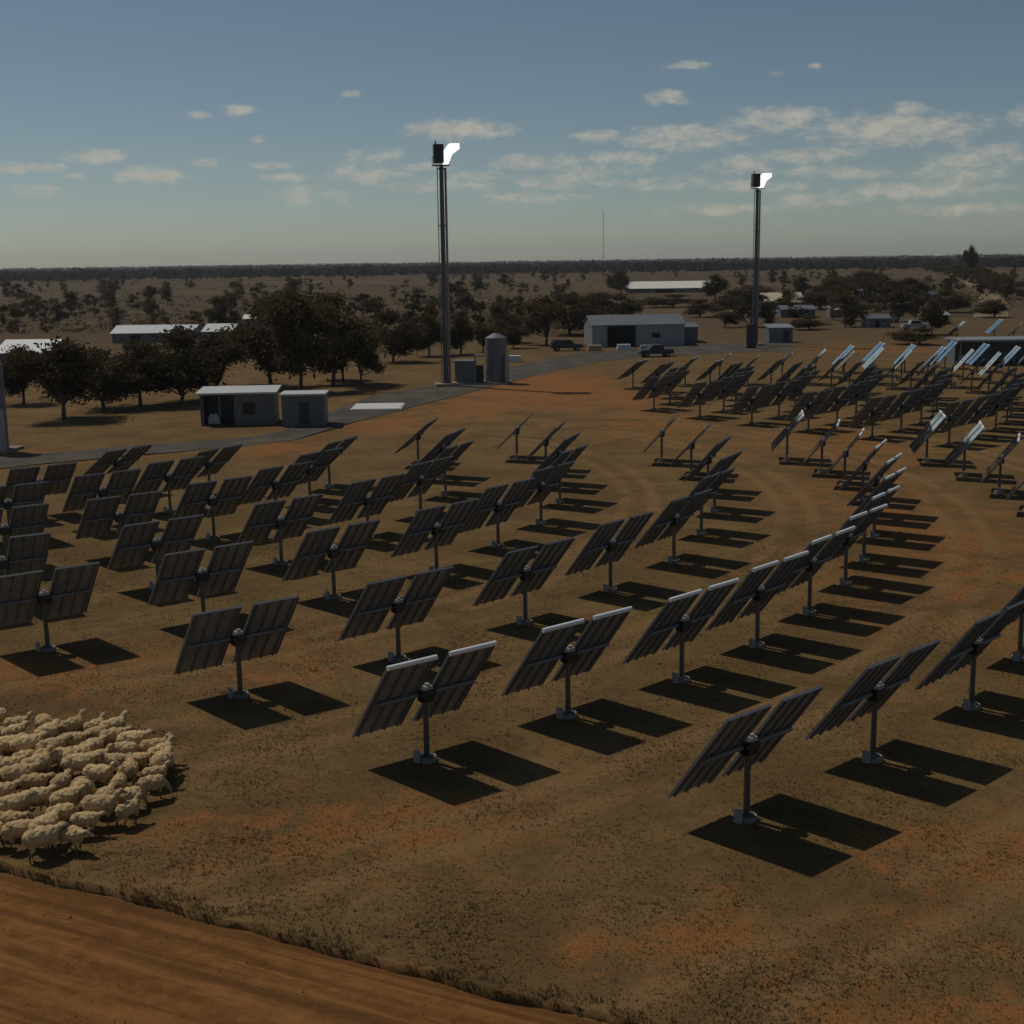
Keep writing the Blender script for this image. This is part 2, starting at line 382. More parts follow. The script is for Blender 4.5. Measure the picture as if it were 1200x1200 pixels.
# ---- grey gravel road behind the near field
m, t, b = newmat('grey_gravel')
pos = t.node('ShaderNodeNewGeometry').outputs['Position']
n1 = t.noise(pos, 0.35, 5, 0.6); n2 = t.noise(pos, 3, 4, 0.7)
c = t.mix(t.ss(n1, 0.35, 0.7), (0.072, 0.064, 0.052), (0.135, 0.108, 0.075)); c = t.mix(t.m('MULTIPLY', n2, 0.3), c, (0.05, 0.05, 0.048))
t.put(b.inputs['Base Color'], c); b.inputs['Roughness'].default_value = 0.9; b.inputs['Specular IOR Level'].default_value = 0.15
t.l.new(t.bump(n2, 0.5, 0.05), b.inputs['Normal']); M_gravel = m
UP = [(-120,545),(0,536),(150,523),(290,513),(330,506),(385,484),(440,463),(525,450),(600,430),(680,414),(800,404),(850,402),(930,401)]
LO = [(-120,556),(0,549),(150,534),(290,523),(345,516),(400,499),(475,479),(550,460),(625,441),(700,424),(800,416),(855,413),(935,411)]
def ragged(line, sd):
    out = []
    P = [gp(*p) for p in line]
    for a, b2 in zip(P[:-1], P[1:]):
        for i in range(14):
            q = a.lerp(b2, i / 14); k = .5 * mnoise.noise(Vector((q.x * .25, q.y * .25, sd))) + .25 * mnoise.noise(Vector((q.x * 1.1, q.y * 1.1, sd)))
            out.append((q.x, q.y + k, .03))
    return out
U_, L_ = ragged(UP, 1), ragged(LO, 2)
mb = MB(); mb.add(U_ + L_, [(i + len(U_), i + 1 + len(U_), i + 1, i) for i in range(len(U_) - 1)])
tag(mb.obj('gravel_road', M_gravel), kind='structure')

m = simple('pale_dirt', (0.24, 0.175, 0.105), 0.95, 0, 0.2, 0.2, 0.05)
FT = [gp(*p) for p in ((1060, 306.5), (1085, 311), (1112, 319), (1138, 330), (1157, 342), (1166, 356), (1160, 372))]
mb = MB(); mb.add([(p.x - 4, p.y, .03) for p in FT] + [(p.x + 4, p.y, .03) for p in FT], [(i, i + len(FT), i + 1 + len(FT), i + 1) for i in range(len(FT) - 1)])
for q in range(len(mb.f)): mb.f[q] = tuple(reversed(mb.f[q]))
tag(mb.obj('far_track', m), kind='structure')

# ------------------------------------------------------------------ heliostats
PW, GAP, PH, ZC = 1.62, 0.46, 3.14, 2.02
def panel_mesh(side, name):
    x0 = GAP / 2 if side > 0 else -GAP / 2 - PW; x1 = x0 + PW
    mb = MB(); mb.box(x0, x1, 0.07, 0.10, -PH / 2, PH / 2, 0)
    mb.mi[4] = 1       # the sky-facing side is mirror glass (y1 face)
    return mb.mesh(name, [M_back, M_mirror])
ME = {}
for s in (-1, 1):
    ME['panel', s] = panel_mesh(s, 'mirror_panel')
    x0 = GAP / 2 if s > 0 else -GAP / 2 - PW; x1 = x0 + PW
    for k, mm in (('b', M_trim_glint), ('d', M_trim_d)):
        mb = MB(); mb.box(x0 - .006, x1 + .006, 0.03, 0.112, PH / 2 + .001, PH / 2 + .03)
        if k == 'b': mb.tube((x0 - .006, .06, PH / 2 + .05), (x1 + .006, .06, PH / 2 + .05), .075, n=14)  # round cap added so the top edge shows a sun glint
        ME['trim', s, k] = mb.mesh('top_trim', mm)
    mb = MB(); mb.box(x0 - .02, x0 - .001, 0.03, 0.105, -PH / 2, PH / 2); ME['side', s, 0] = mb.mesh('side_trim', M_trim_d)
    mb = MB(); mb.box(x1 + .001, x1 + .02, 0.03, 0.105, -PH / 2, PH / 2); ME['side', s, 1] = mb.mesh('side_trim', M_trim_d)
    for i in range(4):
        xc = x0 + 0.14 + (PW - 0.28) * i / 3
        mb = MB(); mb.box(xc - .025, xc + .025, 0.0, 0.069, -PH / 2 + .03, PH / 2 - .03); ME['rib', s, i] = mb.mesh('rib', M_rib)
mb = MB(); mb.tube((-GAP / 2 - PW + .12, -.03, 0), (GAP / 2 + PW - .12, -.03, 0), 0.07, n=10); ME['tube'] = mb.mesh('torque_tube', M_rib)
mb = MB(); mb.tube((0, 0, 0.05), (0, 0, ZC - .22), 0.09, 0.08, 12)
mb.tube((0, 0, 0.1), (0, 0, 0.135), 0.2, n=12); mb.tube((0, 0, ZC - .27), (0, 0, ZC - .23), 0.17, n=12)
ME['post'] = mb.mesh('post', M_post)
mb = MB(); mb.tube((0, 0, -0.15), (0, 0, 0.1), 0.30, 0.28, 14); ME['footing'] = mb.mesh('footing', M_conc)
mb = MB(); mb.box(-.42, -.31, -.12, .08, 0.0, 0.3); mb.box(-.43, -.30, -.13, .09, .3, .33); ME['cbox'] = mb.mesh('control_box', M_cap)
mb = MB(); mb.box(-.19, .19, -.2, .12, ZC - .24, ZC + .13); mb.tube((-.26, -.08, ZC - .03), (.26, -.08, ZC - .03), .13, n=12); ME['drive'] = mb.mesh('drive_unit', M_black)
mb = MB(); mb.box(-.12, .12, -.22, .0, ZC + .131, ZC + .23); mb.tube((0, -.11, ZC + .23), (0, -.11, ZC + .3), .07, n=10); ME['motor'] = mb.mesh('motor_cap', M_cap)
# simple far version: one sheet with four ribs on its back
for s in (-1, 1):
    x0 = GAP / 2 if s > 0 else -GAP / 2 - PW; x1 = x0 + PW
    for k, mm in (('b', M_trim_glint), ('d', M_trim_d)):
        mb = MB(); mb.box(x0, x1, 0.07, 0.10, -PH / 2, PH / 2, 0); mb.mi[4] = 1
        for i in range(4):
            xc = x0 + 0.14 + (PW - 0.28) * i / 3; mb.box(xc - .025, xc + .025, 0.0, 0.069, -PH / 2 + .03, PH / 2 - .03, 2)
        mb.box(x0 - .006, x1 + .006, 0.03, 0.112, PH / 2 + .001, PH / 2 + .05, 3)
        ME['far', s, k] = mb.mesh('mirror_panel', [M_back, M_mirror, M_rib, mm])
GROUPS = {}
def heliostat(pos, aim, label, group, near=True, trim='d'):
    d = (Vector(aim) - (pos + Vector((0, 0, ZC)))).normalized()
    n = (d + SUN).normalized()
    el = math.asin(n.z) + rad(rnd.gauss(0, .6)); az = math.atan2(n.x, n.y) + rad(rnd.gauss(0, .8))
    h = thing('heliostat', label, 'heliostat', (pos.x, pos.y, 0), -az, group)
    def part(key, name, parent=h, tilt=False):
        o = link(name, ME[key], parent)
        if tilt: o.location = (0, 0, ZC); o.rotation_euler = (el, 0, 0)
        return o
    part('post', 'post'); part('footing', 'footing'); part('tube', 'torque_tube', h, True); part('drive', 'drive_unit')
    if near:
        part('cbox', 'control_box'); part('motor', 'motor_cap')
        for s in (-1, 1):
            p = part(('panel', s), 'mirror_panel', h, True)
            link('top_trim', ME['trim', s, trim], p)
            for i in range(2): link('side_trim', ME['side', s, i], p)
            for i in range(4): link('rib', ME['rib', s, i], p)
    else:
        for s in (-1, 1): part(('far', s, trim), 'mirror_panel', h, True)
    return h
def ring_pos(c, r, a): return Vector((c.x + r * math.sin(rad(a)), c.y - r * math.cos(rad(a)), 0))
def visible(p, mx=70):
    x, y = pj(p + Vector((0, 0, 2))); return -mx < x < 1200 + mx and y < 1260
AIM3 = (-40, 102, 26)
ROWS3 = [(64.0, 39.1, 5.37, 12, 'outermost'), (55.3, 35.4, 5.5, 13, 'second'), (46.6, 32.8, 7.92, 10, 'third'), (37.5, 26.8, 9.39, 10, 'fourth'),
         (30.3, 25.5, 12.4, 8, 'fifth'), (22.9, 14.0, 13.55, 7, 'sixth'), (15.8, 12.0, 19.0, 5, 'seventh'), (9.8, 48.0, 46.0, 2, 'innermost')]
for (r, a0, da, n, word) in ROWS3:
    k = 0
    for i in range(n):
        p = ring_pos(RC, r + rnd.gauss(0, .12), a0 + da * i + rnd.gauss(0, .15))
        if not visible(p): continue
        k += 1
        end = 'nearest the camera' if k == 1 else ORD[k - 1] + ' from its near end'
        lab = f'heliostat {end} on the {word} arc of the near mirror field'
        heliostat(p, (-40, 100 - 13 * min(1, max(0, (a0 + da * i - 62) / 38)), 26), lab, 'heliostats of the near mirror field', True, 'b' if word == 'second' or (word == 'outermost' and i > 8) else 'd')  # second arc and far outermost panels get the painted glint trim
AIM1 = (-7.8, 154.8, 26)
ROWS1 = [(21.5, 60, 15, 5, 'innermost'), (28.0, 52, 11.0, 7, 'second'), (34.2, 49, 9.0, 9, 'third'), (40.4, 47, 7.6, 10, 'fourth'), (46.6, 46, 6.5, 12, 'fifth'), (53.0, 46, 5.7, 14, 'sixth'), (59.5, 50, 5.1, 15, 'seventh'), (67.0, 56, 4.7, 14, 'outermost')]
for (r, a0, da, n, word) in ROWS1:
    k = 0
    for i in range(n):
        p = ring_pos(RC1, r, a0 + da * i)
        if not visible(p): continue
        k += 1
        heliostat(p, (-7.8, 154.8 - 3 * min(1, max(0, (a0 + da * i - 75) / 30)), 26), f'small heliostat, {ORD[k-1]} from the camera on the {word} arc beyond the bare red earth', 'heliostats of the middle mirror field', False, 'b' if a0 + da * i > 105 else 'd')  # far-end panels get the trim with the glint in its colour
AIM2 = (39.3, 214.6, 26)
k = 0
for (r, angs) in ((38, (95, 112, 129)), (46.5, (88, 101, 114, 127)), (55, (98, 109, 120))):
    for a in angs:
        p = ring_pos(Vector((44, 195, 0)), r, a)
        if not visible(p): continue
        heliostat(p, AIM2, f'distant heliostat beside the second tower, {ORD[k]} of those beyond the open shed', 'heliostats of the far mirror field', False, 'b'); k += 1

# ------------------------------------------------------------------ receiver towers
def tower(base, name_label, yaw):
    t = thing('receiver_tower', name_label, 'tower', base, yaw)
    mb = MB(); mb.tube((0, 0, 0.3), (0, 0, 12), .30, .27, 16); mb.tube((0, 0, 12), (0, 0, 24.6), .27, .24, 16)
    for z in (0.3, 6, 12, 18, 24.2): mb.tube((0, 0, z), (0, 0, z + .12), .42, n=16)
    mb.obj('mast', M_mast, t)
    mb = MB(); mb.box(-1.3, 1.3, -1.3, 1.3, -.2, .3); mb.obj('foundation', M_conc, t)
    for x in (.4, .52):
        mb = MB(); mb.tube((x, .1, .3), (x, .1, 24.4), .075, n=8); mb.obj('riser_pipe', M_pipe, t)
    mb = MB()
    for y in (-.22, .22): mb.tube((-.46, y, .3), (-.46, y, 24.6), .03, n=6)
    for i in range(80): mb.tube((-.46, -.22, .6 + .3 * i), (-.46, .22, .6 + .3 * i), .016, n=4)
    mb.obj('ladder', M_steel, t)
    mb = MB(); mb.box(-.95, .9, -.8, .8, 24.6, 24.68)
    for (x0, x1, y0, y1) in ((-.95, -.91, -.8, .8), (-.95, .9, -.8, -.76), (-.95, .9, .76, .8)): mb.box(x0, x1, y0, y1, 25.55, 25.6)
    for (x, y) in ((-.93, -.78), (-.93, .78), (0, -.78), (0, .78)): mb.box(x - .025, x + .025, y - .025, y + .025, 24.68, 25.56)
    mb.obj('platform', M_steel, t)
    # receiver: a dark box with a slanted face whose emission stands for the mirrors' reflected sunlight
    mb = MB(); mb.box(-.85, .25, -.7, .7, 24.9, 26.9); mb.tube((-.6, 0, 26.9), (-.6, 0, 27.3), .08, n=8)
    r = mb.obj('receiver', M_black, t)
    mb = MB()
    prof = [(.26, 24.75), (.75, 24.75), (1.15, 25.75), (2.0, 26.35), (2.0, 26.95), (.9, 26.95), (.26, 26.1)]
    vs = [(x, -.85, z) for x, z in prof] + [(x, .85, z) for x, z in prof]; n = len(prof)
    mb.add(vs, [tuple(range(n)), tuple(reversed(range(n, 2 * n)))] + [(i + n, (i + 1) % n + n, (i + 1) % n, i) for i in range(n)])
    mb.obj('emissive_sun_face', M_sun_emission, r)['label'] = 'receiver face made to glow for sunlight off the mirrors'
    return t
def plant_skid(base, label, s=1.0):
    t = thing('plant_skid', label, 'equipment', base, rad(-8))
    mb = MB(); mb.box(-3.4, 3.2, -2, 2, -.1, .18); mb.obj('slab', M_conc, t)
    mb = MB(); mb.tube((1.6, 0, .18), (1.6, 0, 5.3 * s), 1.25, n=20); mb.tube((1.6, 0, 5.3 * s), (1.6, 0, 5.8 * s), 1.25, .3, 20)
    for z in (1.4, 2.8, 4.2): mb.tube((1.6, 0, z * s), (1.6, 0, z * s + .1), 1.29, n=20)
    mb.obj('tank', M_grey, t)
    mb = MB(); mb.box(-3.1, -.9, -1.2, 1.0, .18, 2.6); mb.box(-3.2, -.8, -1.3, 1.1, 2.6, 2.7); mb.obj('pump_house', M_grey, t)
    mb = MB(); mb.box(-.55, .25, -1.5, -.9, .18, 2.2); mb.obj('switch_cabinet', M_black, t)
    mb = MB(); mb.tube((-1, .4, 3.2 * s), (1.6, .4, 3.2 * s), .12, n=8); mb.tube((-1, .4, 2.7), (-1, .4, 3.2 * s), .12, n=8); mb.obj('pipe', M_pipe, t)
    mb = MB(); mb.tube((3.0, -.9, .18), (3.0, -.9, 3.4), .28, n=12); mb.obj('vent_stack', M_cap, t)
    return t
T1 = gp(523, 452); T2 = gp(884, 405)
tower(T1, 'tall dark receiver tower with head made to glow white beside the gravel road', 0.15)
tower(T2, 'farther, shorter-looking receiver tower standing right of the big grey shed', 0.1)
plant_skid(gp(566, 449), 'grey tank and pump house at the foot of the nearer tower')
sk = plant_skid(Vector((-42.2, 103, 0)), 'tall grey plant tank cut off by the frame edge beside the trees', 1.28)
c = thing('switch_cabinet', 'tall black cabinet at the foot of the farther tower', 'cabinet', gp(880, 408))
mb = MB(); mb.box(-.7, .7, -.5, .5, .1, 3.6); mb.box(-.78, .78, -.58, .58, 3.6, 3.7); mb.box(-.8, .8, -.6, .6, -.1, .1); mb.obj('housing', M_black, c)
mb = MB(); mb.box(-.6, -.02, -.53, -.502, .25, 3.4); mb.box(.02, .6, -.53, -.502, .25, 3.4); mb.obj('door', M_paintd, c)
c = thing('pump_shed', 'small grey shed just right of the black cabinet', 'shed', gp(912, 401), rad(5))
mb = MB(); mb.box(-2, 2, -1.5, 1.5, -.1, 2.4); mb.obj('wall', M_grey, c)
mb = MB(); mb.add([(-2.2,-1.7,2.4),(2.2,-1.7,2.4),(2.2,1.7,2.9),(-2.2,1.7,2.9),(-2.2,-1.7,2.5),(2.2,-1.7,2.5),(2.2,1.7,3.0),(-2.2,1.7,3.0)], [(3,2,1,0),(4,5,6,7),(0,1,5,4),(1,2,6,5),(2,3,7,6),(3,0,4,7)]); mb.obj('roof', M_zinc, c)
mb = MB(); mb.box(.4, 1.5, -1.53, -1.503, 0, 2.0); mb.obj('door', M_black, c)

# ------------------------------------------------------------------ buildings
def gable(name, label, base, w, d, h, rise, rz, wallm, roofm, door=None, windows=(), cat='shed', along=True, over=.3):
    """building; base = middle of its front foot, front faces the camera (-y), ridge along x"""
    t = thing(name, label, cat, base, rz)
    mb = MB(); x0, x1 = -w / 2, w / 2
    if along:
        prof = [(0, -.1), (0, h), (d / 2, h + rise), (d, h), (d, -.1)]
        vs = [(x0, y, z) for y, z in prof] + [(x1, y, z) for y, z in prof]
    else:
        prof = [(x0, -.1), (x0, h), (0, h + rise), (x1, h), (x1, -.1)]
        vs = [(x, 0, z) for x, z in prof] + [(x, d, z) for x, z in prof]
    fs = [(0, 1, 2, 3, 4), (9, 8, 7, 6, 5), (0, 5, 6, 1), (4, 3, 8, 9)]
    mb.add(vs, fs); mb.obj('wall', wallm, t)
    mb = MB(); th = .08
    if along:
        k = rise / (d / 2); yo = over
        P = [(-yo, h - yo * k + .03), (d / 2, h + rise + .03), (d + yo, h - yo * k + .03)]
        for a, bq in ((0, 1), (1, 2)):
            (ya, za), (yb, zb) = P[a], P[bq]
            vs = [(x, y, z + dz) for dz in (0, th) for (x, y, z) in ((x0 - over, ya, za), (x1 + over, ya, za), (x1 + over, yb, zb), (x0 - over, yb, zb))]
            mb.add(vs, [(3,2,1,0),(4,5,6,7),(0,1,5,4),(1,2,6,5),(2,3,7,6),(3,0,4,7)])
    else:
        k = rise / (w / 2); P = [(x0 - over, h - over * k + .03), (0, h + rise + .03), (x1 + over, h - over * k + .03)]
        for a, bq in ((0, 1), (1, 2)):
            (xa, za), (xb, zb) = P[a], P[bq]
            vs = [(x, y, z + dz) for dz in (0, th) for (x, y, z) in ((xa, -over, za), (xb, -over, zb), (xb, d + over, zb), (xa, d + over, za))]
            mb.add(vs, [(3,2,1,0),(4,5,6,7),(0,1,5,4),(1,2,6,5),(2,3,7,6),(3,0,4,7)])
    mb.obj('roof', roofm, t)
    if door:
        xa, xb, hb = door
        mb = MB(); mb.box(xa, xb, -.05, -.004, 0, hb); o = mb.obj('door', M_dark, t); o['label'] = 'wide dark doorway'
        mb = MB(); mb.box(xa - .15, xa, -.1, -.003, 0, hb + .15); mb.box(xb, xb + .15, -.1, -.003, 0, hb + .15); mb.box(xa, xb, -.1, -.003, hb, hb + .15); mb.obj('door_frame', M_steel, t)
    for (xa, xb, za, zb) in windows:
        mb = MB(); mb.box(xa, xb, -.04, -.004, za, zb); wdo = mb.obj('window', M_glass, t)
        mb = MB(); mb.box(xa - .06, xb + .06, -.09, -.003, za - .1, za - .003); mb.obj('sill', M_paintw, wdo)
    return t
# big shed in the middle distance
B = gp(748, 406); s = ppm(B.y)
big = gable('machinery_shed', 'big grey gabled shed with a wide dark doorway', B, 108 / s, 12, 3.5, 1.3, rad(3), M_zinc, M_roofg, (-5.0, -.5, 3.3), ((2.2, 3.6, 1.2, 2.2),))
B = gp(802, 402); gable('lean_to', 'low grey annex against the end of the big shed', B, 4.5, 8, 2.6, .5, rad(3), M_grey, M_roofg)
# open-fronted implement shed near the trees
B = gp(279, 498); s = ppm(B.y)
t_ = thing('open_shed', 'open-fronted shed with pale roof below the tall gum trees', 'shed', B, rad(4))
W_ = 86 / s
mb = MB(); mb.box(-W_/2, W_/2, 3.9, 4.0, -.1, 2.7); mb.box(-W_/2, -W_/2 + .1, 0.02, 3.9, -.1, 2.75); mb.box(W_/2 - .1, W_/2, .02, 3.9, -.1, 2.75); mb.box(-.2, W_/2 - .1, .02, .1, -.1, 2.75); mb.obj('wall', M_grey, t_)
mb = MB(); mb.add([(-W_/2-.3,-.35,2.76),(W_/2+.3,-.35,2.76),(W_/2+.3,4.3,2.98),(-W_/2-.3,4.3,2.98),(-W_/2-.3,-.35,2.92),(W_/2+.3,-.35,2.92),(W_/2+.3,4.3,3.12),(-W_/2-.3,4.3,3.12)], [(3,2,1,0),(4,5,6,7),(0,1,5,4),(1,2,6,5),(2,3,7,6),(3,0,4,7)]); mb.obj('roof', M_roof, t_)
for x in (-W_/2 + .15, -W_/4, -.3):
    mb = MB(); mb.box(x, x + .12, .1, .22, 0, 2.75); mb.obj('post', M_steel, t_)
mb = MB(); mb.box(.5, 1.6, -.02, .018, .9, 2.0); mb.obj('window', M_glass, t_)
tag(MB().box(-.5, .5, -.4, .4, 0, .6).box(-.35, .35, -.3, .3, .601, .85).obj('storage_bin', M_paintw, None, B + Vector((-2.4, 1.4, .02))), 'white bin standing inside the open-fronted shed', 'bin')
B = gp(356, 500); s = ppm(B.y)
t_ = thing('site_cabin', 'grey portable cabin with pale roof next to the open shed', 'cabin', B, rad(2))
W_ = 50 / s
mb = MB(); mb.box(-W_/2, W_/2, 0, 3, .12, 2.75)
for i in range(9): mb.box(-W_/2 + .2 + i * (W_ - .4) / 8 - .04, -W_/2 + .2 + i * (W_ - .4) / 8 + .04, -.04, -.002, .2, 2.65)
mb.obj('wall', M_grey, t_)
mb = MB(); mb.box(-W_/2 - .15, W_/2 + .15, -.2, 3.2, 2.752, 2.9); mb.obj('roof', M_roof, t_)
mb = MB(); mb.box(-W_/2 + .1, W_/2 - .1, .1, 2.9, -.1, .118); mb.obj('skid', M_steel, t_)
mb = MB(); mb.box(-.3, .5, -.07, -.041, .2, 2.2); mb.obj('door', M_paintd, t_)
# far buildings: (px, py foot, width px, height px, depth m, wall, roof, name, label)
for (px, py, wpx, hpx, dep, wm, rm, nm, lb, rise) in [
    (787, 343, 104, 9, 16, M_grey, M_white, 'long_barn', 'long low barn with a bright white roof far behind the big shed', 2.6),
    (918, 362, 46, 13, 10, M_grey, M_cream, 'farm_shed', 'cream-roofed farm shed right of the farther tower', 2.4),
    (935, 372, 40, 9, 8, M_grey, M_roofg, 'farm_shed', 'low grey shed in front of the cream-roofed one', .8),
    (716, 368, 40, 13, 9, M_grey, M_roofg, 'farm_shed', 'grey shed half hidden in trees behind the big shed', 1.2),
    (28, 428, 64, 16, 9, M_grey, M_roof, 'farmhouse', 'pale-roofed house at the frame edge behind the trees', 1.6),
    (165, 402, 66, 10, 9, M_grey, M_roof, 'farmhouse', 'long pale-roofed house above the dark tree clump', 1.2),
    (255, 400, 34, 10, 8, M_grey, M_roof, 'farmhouse', 'small pale-roofed house right of the long one', 1.2),
    (215, 398, 24, 8, 7, M_zinc, M_roof, 'farmhouse', 'tiny pale-roofed outbuilding between the two houses', .8),
    (292, 383, 14, 7, 6, M_zinc, M_white, 'farmhouse', 'tiny white-roofed hut against the tall gum trees', .8),
    (1010, 352, 36, 10, 10, M_grey, M_roofg, 'farm_shed', 'grey shed among the dark trees of the far farm', 1.5),
    (985, 372, 24, 6, 6, M_zinc, M_roof, 'farm_shed', 'small pale-roofed shed below the far farm trees', .6),
    (1088, 352, 30, 9, 8, M_grey, M_roofg, 'farm_shed', 'long grey shed at the foot of the roadside gums', .9),
    (1100, 380, 22, 7, 6, M_zinc, M_roof, 'farm_shed', 'small pale-roofed shed beside the narrow dark gum', .6),
    (1030, 384, 26, 6, 6, M_grey, M_roofg, 'farm_shed', 'low grey hut between the far farm and the mirrors', .6),
    (1062, 366, 26, 7, 6, M_grey, M_roof, 'farm_shed', 'small pale shed right of the far farm trees', .6)]:
    B = gp(px, py); s = ppm(B.y)
    gable(nm, lb, B, wpx / s, dep, max(hpx / s - rise, 1.8), rise, rad(rnd.uniform(-4, 4)), wm, rm, (-.18 * wpx / s, .02 * wpx / s, min(2.6, max(hpx / s - rise, 1.8) * .8)), ((.2 * wpx / s, .3 * wpx / s, .9, 1.6),), cat='house' if nm == 'farmhouse' else 'shed')
# long open shed at the right edge
B = gp(1170, 428); s = ppm(B.y)
t_ = thing('carport_shed', 'long open shed with a flat grey roof among the mirrors', 'shed', B, rad(-2)); W_ = 13.0
mb = MB(); mb.box(-4.9, W_, 5.6, 5.7, -.1, 3.0); mb.box(-4.9, -4.8, 2.4, 5.6, -.1, 3.0); mb.obj('wall', M_dark if False else M_grey, t_)
mb = MB(); mb.box(-5.3, W_ + .3, -.4, 6.0, 3.05, 3.3); mb.obj('roof', M_zinc, t_)
for i in range(6):
    mb = MB(); mb.box(-4.9 + i * 3.4, -4.75 + i * 3.4, .1, .25, 0, 3.05); mb.obj('post', M_steel, t_)

# pale slab beside the road, mast, pallets, vehicles
B = gp(443, 477)
tag(MB().box(-2.4, 2.4, -2.6, 2.6, -.1, .12).box(-2.5, 2.5, -2.7, 2.7, -.1, .06).obj('concrete_slab', M_slab, None, B), 'pale concrete slab lying beside the gravel road', 'slab')
B = gp(707, 318); hgt = (318 - 250) / ppm(B.y)
t_ = thing('radio_mast', 'thin radio mast standing far off on the horizon', 'mast', B)
mb = MB()
for i in range(3):
    a = 2 * math.pi * i / 3; mb.tube((.5 * math.cos(a), .5 * math.sin(a), 0), (.25 * math.cos(a), .25 * math.sin(a), hgt), .1, n=5)
for j in range(int(hgt / 2)):
    for i in range(3):
        a, b2 = 2 * math.pi * i / 3, 2 * math.pi * (i + 1) / 3; k = .5 - .25 * j * 2 / hgt
        mb.tube((k * math.cos(a), k * math.sin(a), j * 2), (k * math.cos(b2), k * math.sin(b2), j * 2 + 2), .05, n=4)
mb.obj('lattice', M_mast, t_)
mb = MB(); mb.box(-1, 1, -1, 1, -.2, .2); mb.obj('foundation', M_conc, t_)
def vehicle(base, rz, label, body, kind='ute'):
    t = thing('parked_vehicle', label, 'car', base, rz)
    def prism(name, prof, hw, mat, par=t):
        n = len(prof); vs = [(x, -hw, z) for x, z in prof] + [(x, hw, z) for x, z in prof]
        mb = MB(); mb.add(vs, [tuple(range(n)), tuple(reversed(range(n, 2 * n)))] + [(i + n, (i + 1) % n + n, (i + 1) % n, i) for i in range(n)]); return mb.obj(name, mat, par)
    prism('body', [(-2.5, .45), (2.45, .45), (2.5, .75), (2.35, 1.0), (1.25, 1.1), (-2.5, 1.1)], .9, body)
    cab = [(1.2, 1.1), (.55, 1.75), (-.9, 1.78), (-1.15, 1.1)] if kind == 'ute' else [(1.2, 1.1), (.55, 1.72), (-2.1, 1.75), (-2.45, 1.1)]
    prism('cab', cab, .8, body)
    prism('window', [(1.0, 1.14), (.5, 1.66), (-.8, 1.68), (-1.0, 1.14)], .815, M_glass)
    for x in (-1.6, 1.55):
        for y in (-.82, .82):
            mb = MB(); mb.tube((x, y - .12, .36), (x, y + .12, .36), .36, n=14); w = mb.obj('wheel', M_tyre, t)
            mb = MB(); mb.tube((x, y - .13, .36), (x, y + .13, .36), .2, n=10); mb.obj('rim', M_pipe, w)
    for y in (-.6, .6): MB().box(2.46, 2.53, y - .18, y + .18, .72, .88).obj('headlight', M_cap, t)
    return t
vehicle(gp(664, 411), rad(8), 'dark wagon parked left of the big shed', M_paintd, 'wagon')
vehicle(gp(768, 418), rad(-170), 'dark ute parked in front of the big shed', M_paintd)
for (px, py, lb, mt) in [(697, 411, 'pale stack of boards left of the shed doorway', M_timber), (731, 410, 'white crate stack in front of the shed doorway', M_paintw), (758, 411, 'low grey pallet stack right of the shed doorway', M_cap), (602, 424, 'white tote beside the tank at the nearer tower', M_paintw)]:
    mb = MB()
    for i in range(3): mb.box(-1.1 + .04 * i, 1.0, -.7, .7 - .05 * i, .02 + .3 * i, .28 + .3 * i)
    tag(mb.obj('pallet_stack', mt, None, gp(px, py)), lb, 'pallets')
for (px, py, lb, bd, kd) in [(1072, 386, 'pale ute parked between the far farm and the mirrors', M_cap, 'ute'), (1040, 378, 'pale wagon parked by the far farm trees', M_cap, 'wagon')]:
    vehicle(gp(px, py), rad(rnd.uniform(-30, 30)), lb, bd, kd)

# ------------------------------------------------------------------ trees
def crown_mesh(name, seed, mat, nclump, per, leaf, w=1.0, low=0.3, flat=1.0):
    """unit tree crown: 1 m tall tree, crown between `low` and 1, radius about 0.45*w"""
    r = random.Random(seed); V = []; F = []
    lobes = []
    for i in range(r.randint(6, 9)):
        a = r.uniform(0, 6.283); q = r.uniform(.08, .3) * w
        lobes.append((Vector((q * math.cos(a), q * math.sin(a), low + (1 - low) * r.uniform(.1, .82))), r.uniform(.12, .21)))
    lobes.append((Vector((0, 0, .86)), .13))
    cl = []
    for i in range(nclump):
        c, rr = r.choice(lobes)
        d = Vector((r.gauss(0, 1), r.gauss(0, 1), r.gauss(0, 1))).normalized() * rr * r.uniform(.45, 1.08)
        d.z *= .75 * flat; cl.append((c + Vector((d.x * w, d.y * w, d.z)), r.uniform(.035, .075)))
    for c, cr in cl:
        for j in range(per):
            p = c + Vector((r.gauss(0, 1) * cr * w, r.gauss(0, 1) * cr * w, r.gauss(0, .75) * cr))
            n = Vector((r.gauss(0, 1), r.gauss(0, 1), r.gauss(0, .8) + .3)).normalized()
            u = n.orthogonal().normalized(); u.rotate(Matrix.Rotation(r.uniform(0, 6.283), 3, n)); v = n.cross(u)
            l = leaf * r.uniform(.6, 1.4); wd_ = l * r.uniform(.35, .6)
            o = len(V); V += [p - u * l, p + v * wd_, p + u * l, p - v * wd_]; F.append((o, o + 1, o + 2, o + 3))
    me = bpy.data.meshes.new(name); me.from_pydata([tuple(p) for p in V], [], F); me.materials.append(mat); me.update(); return me, lobes
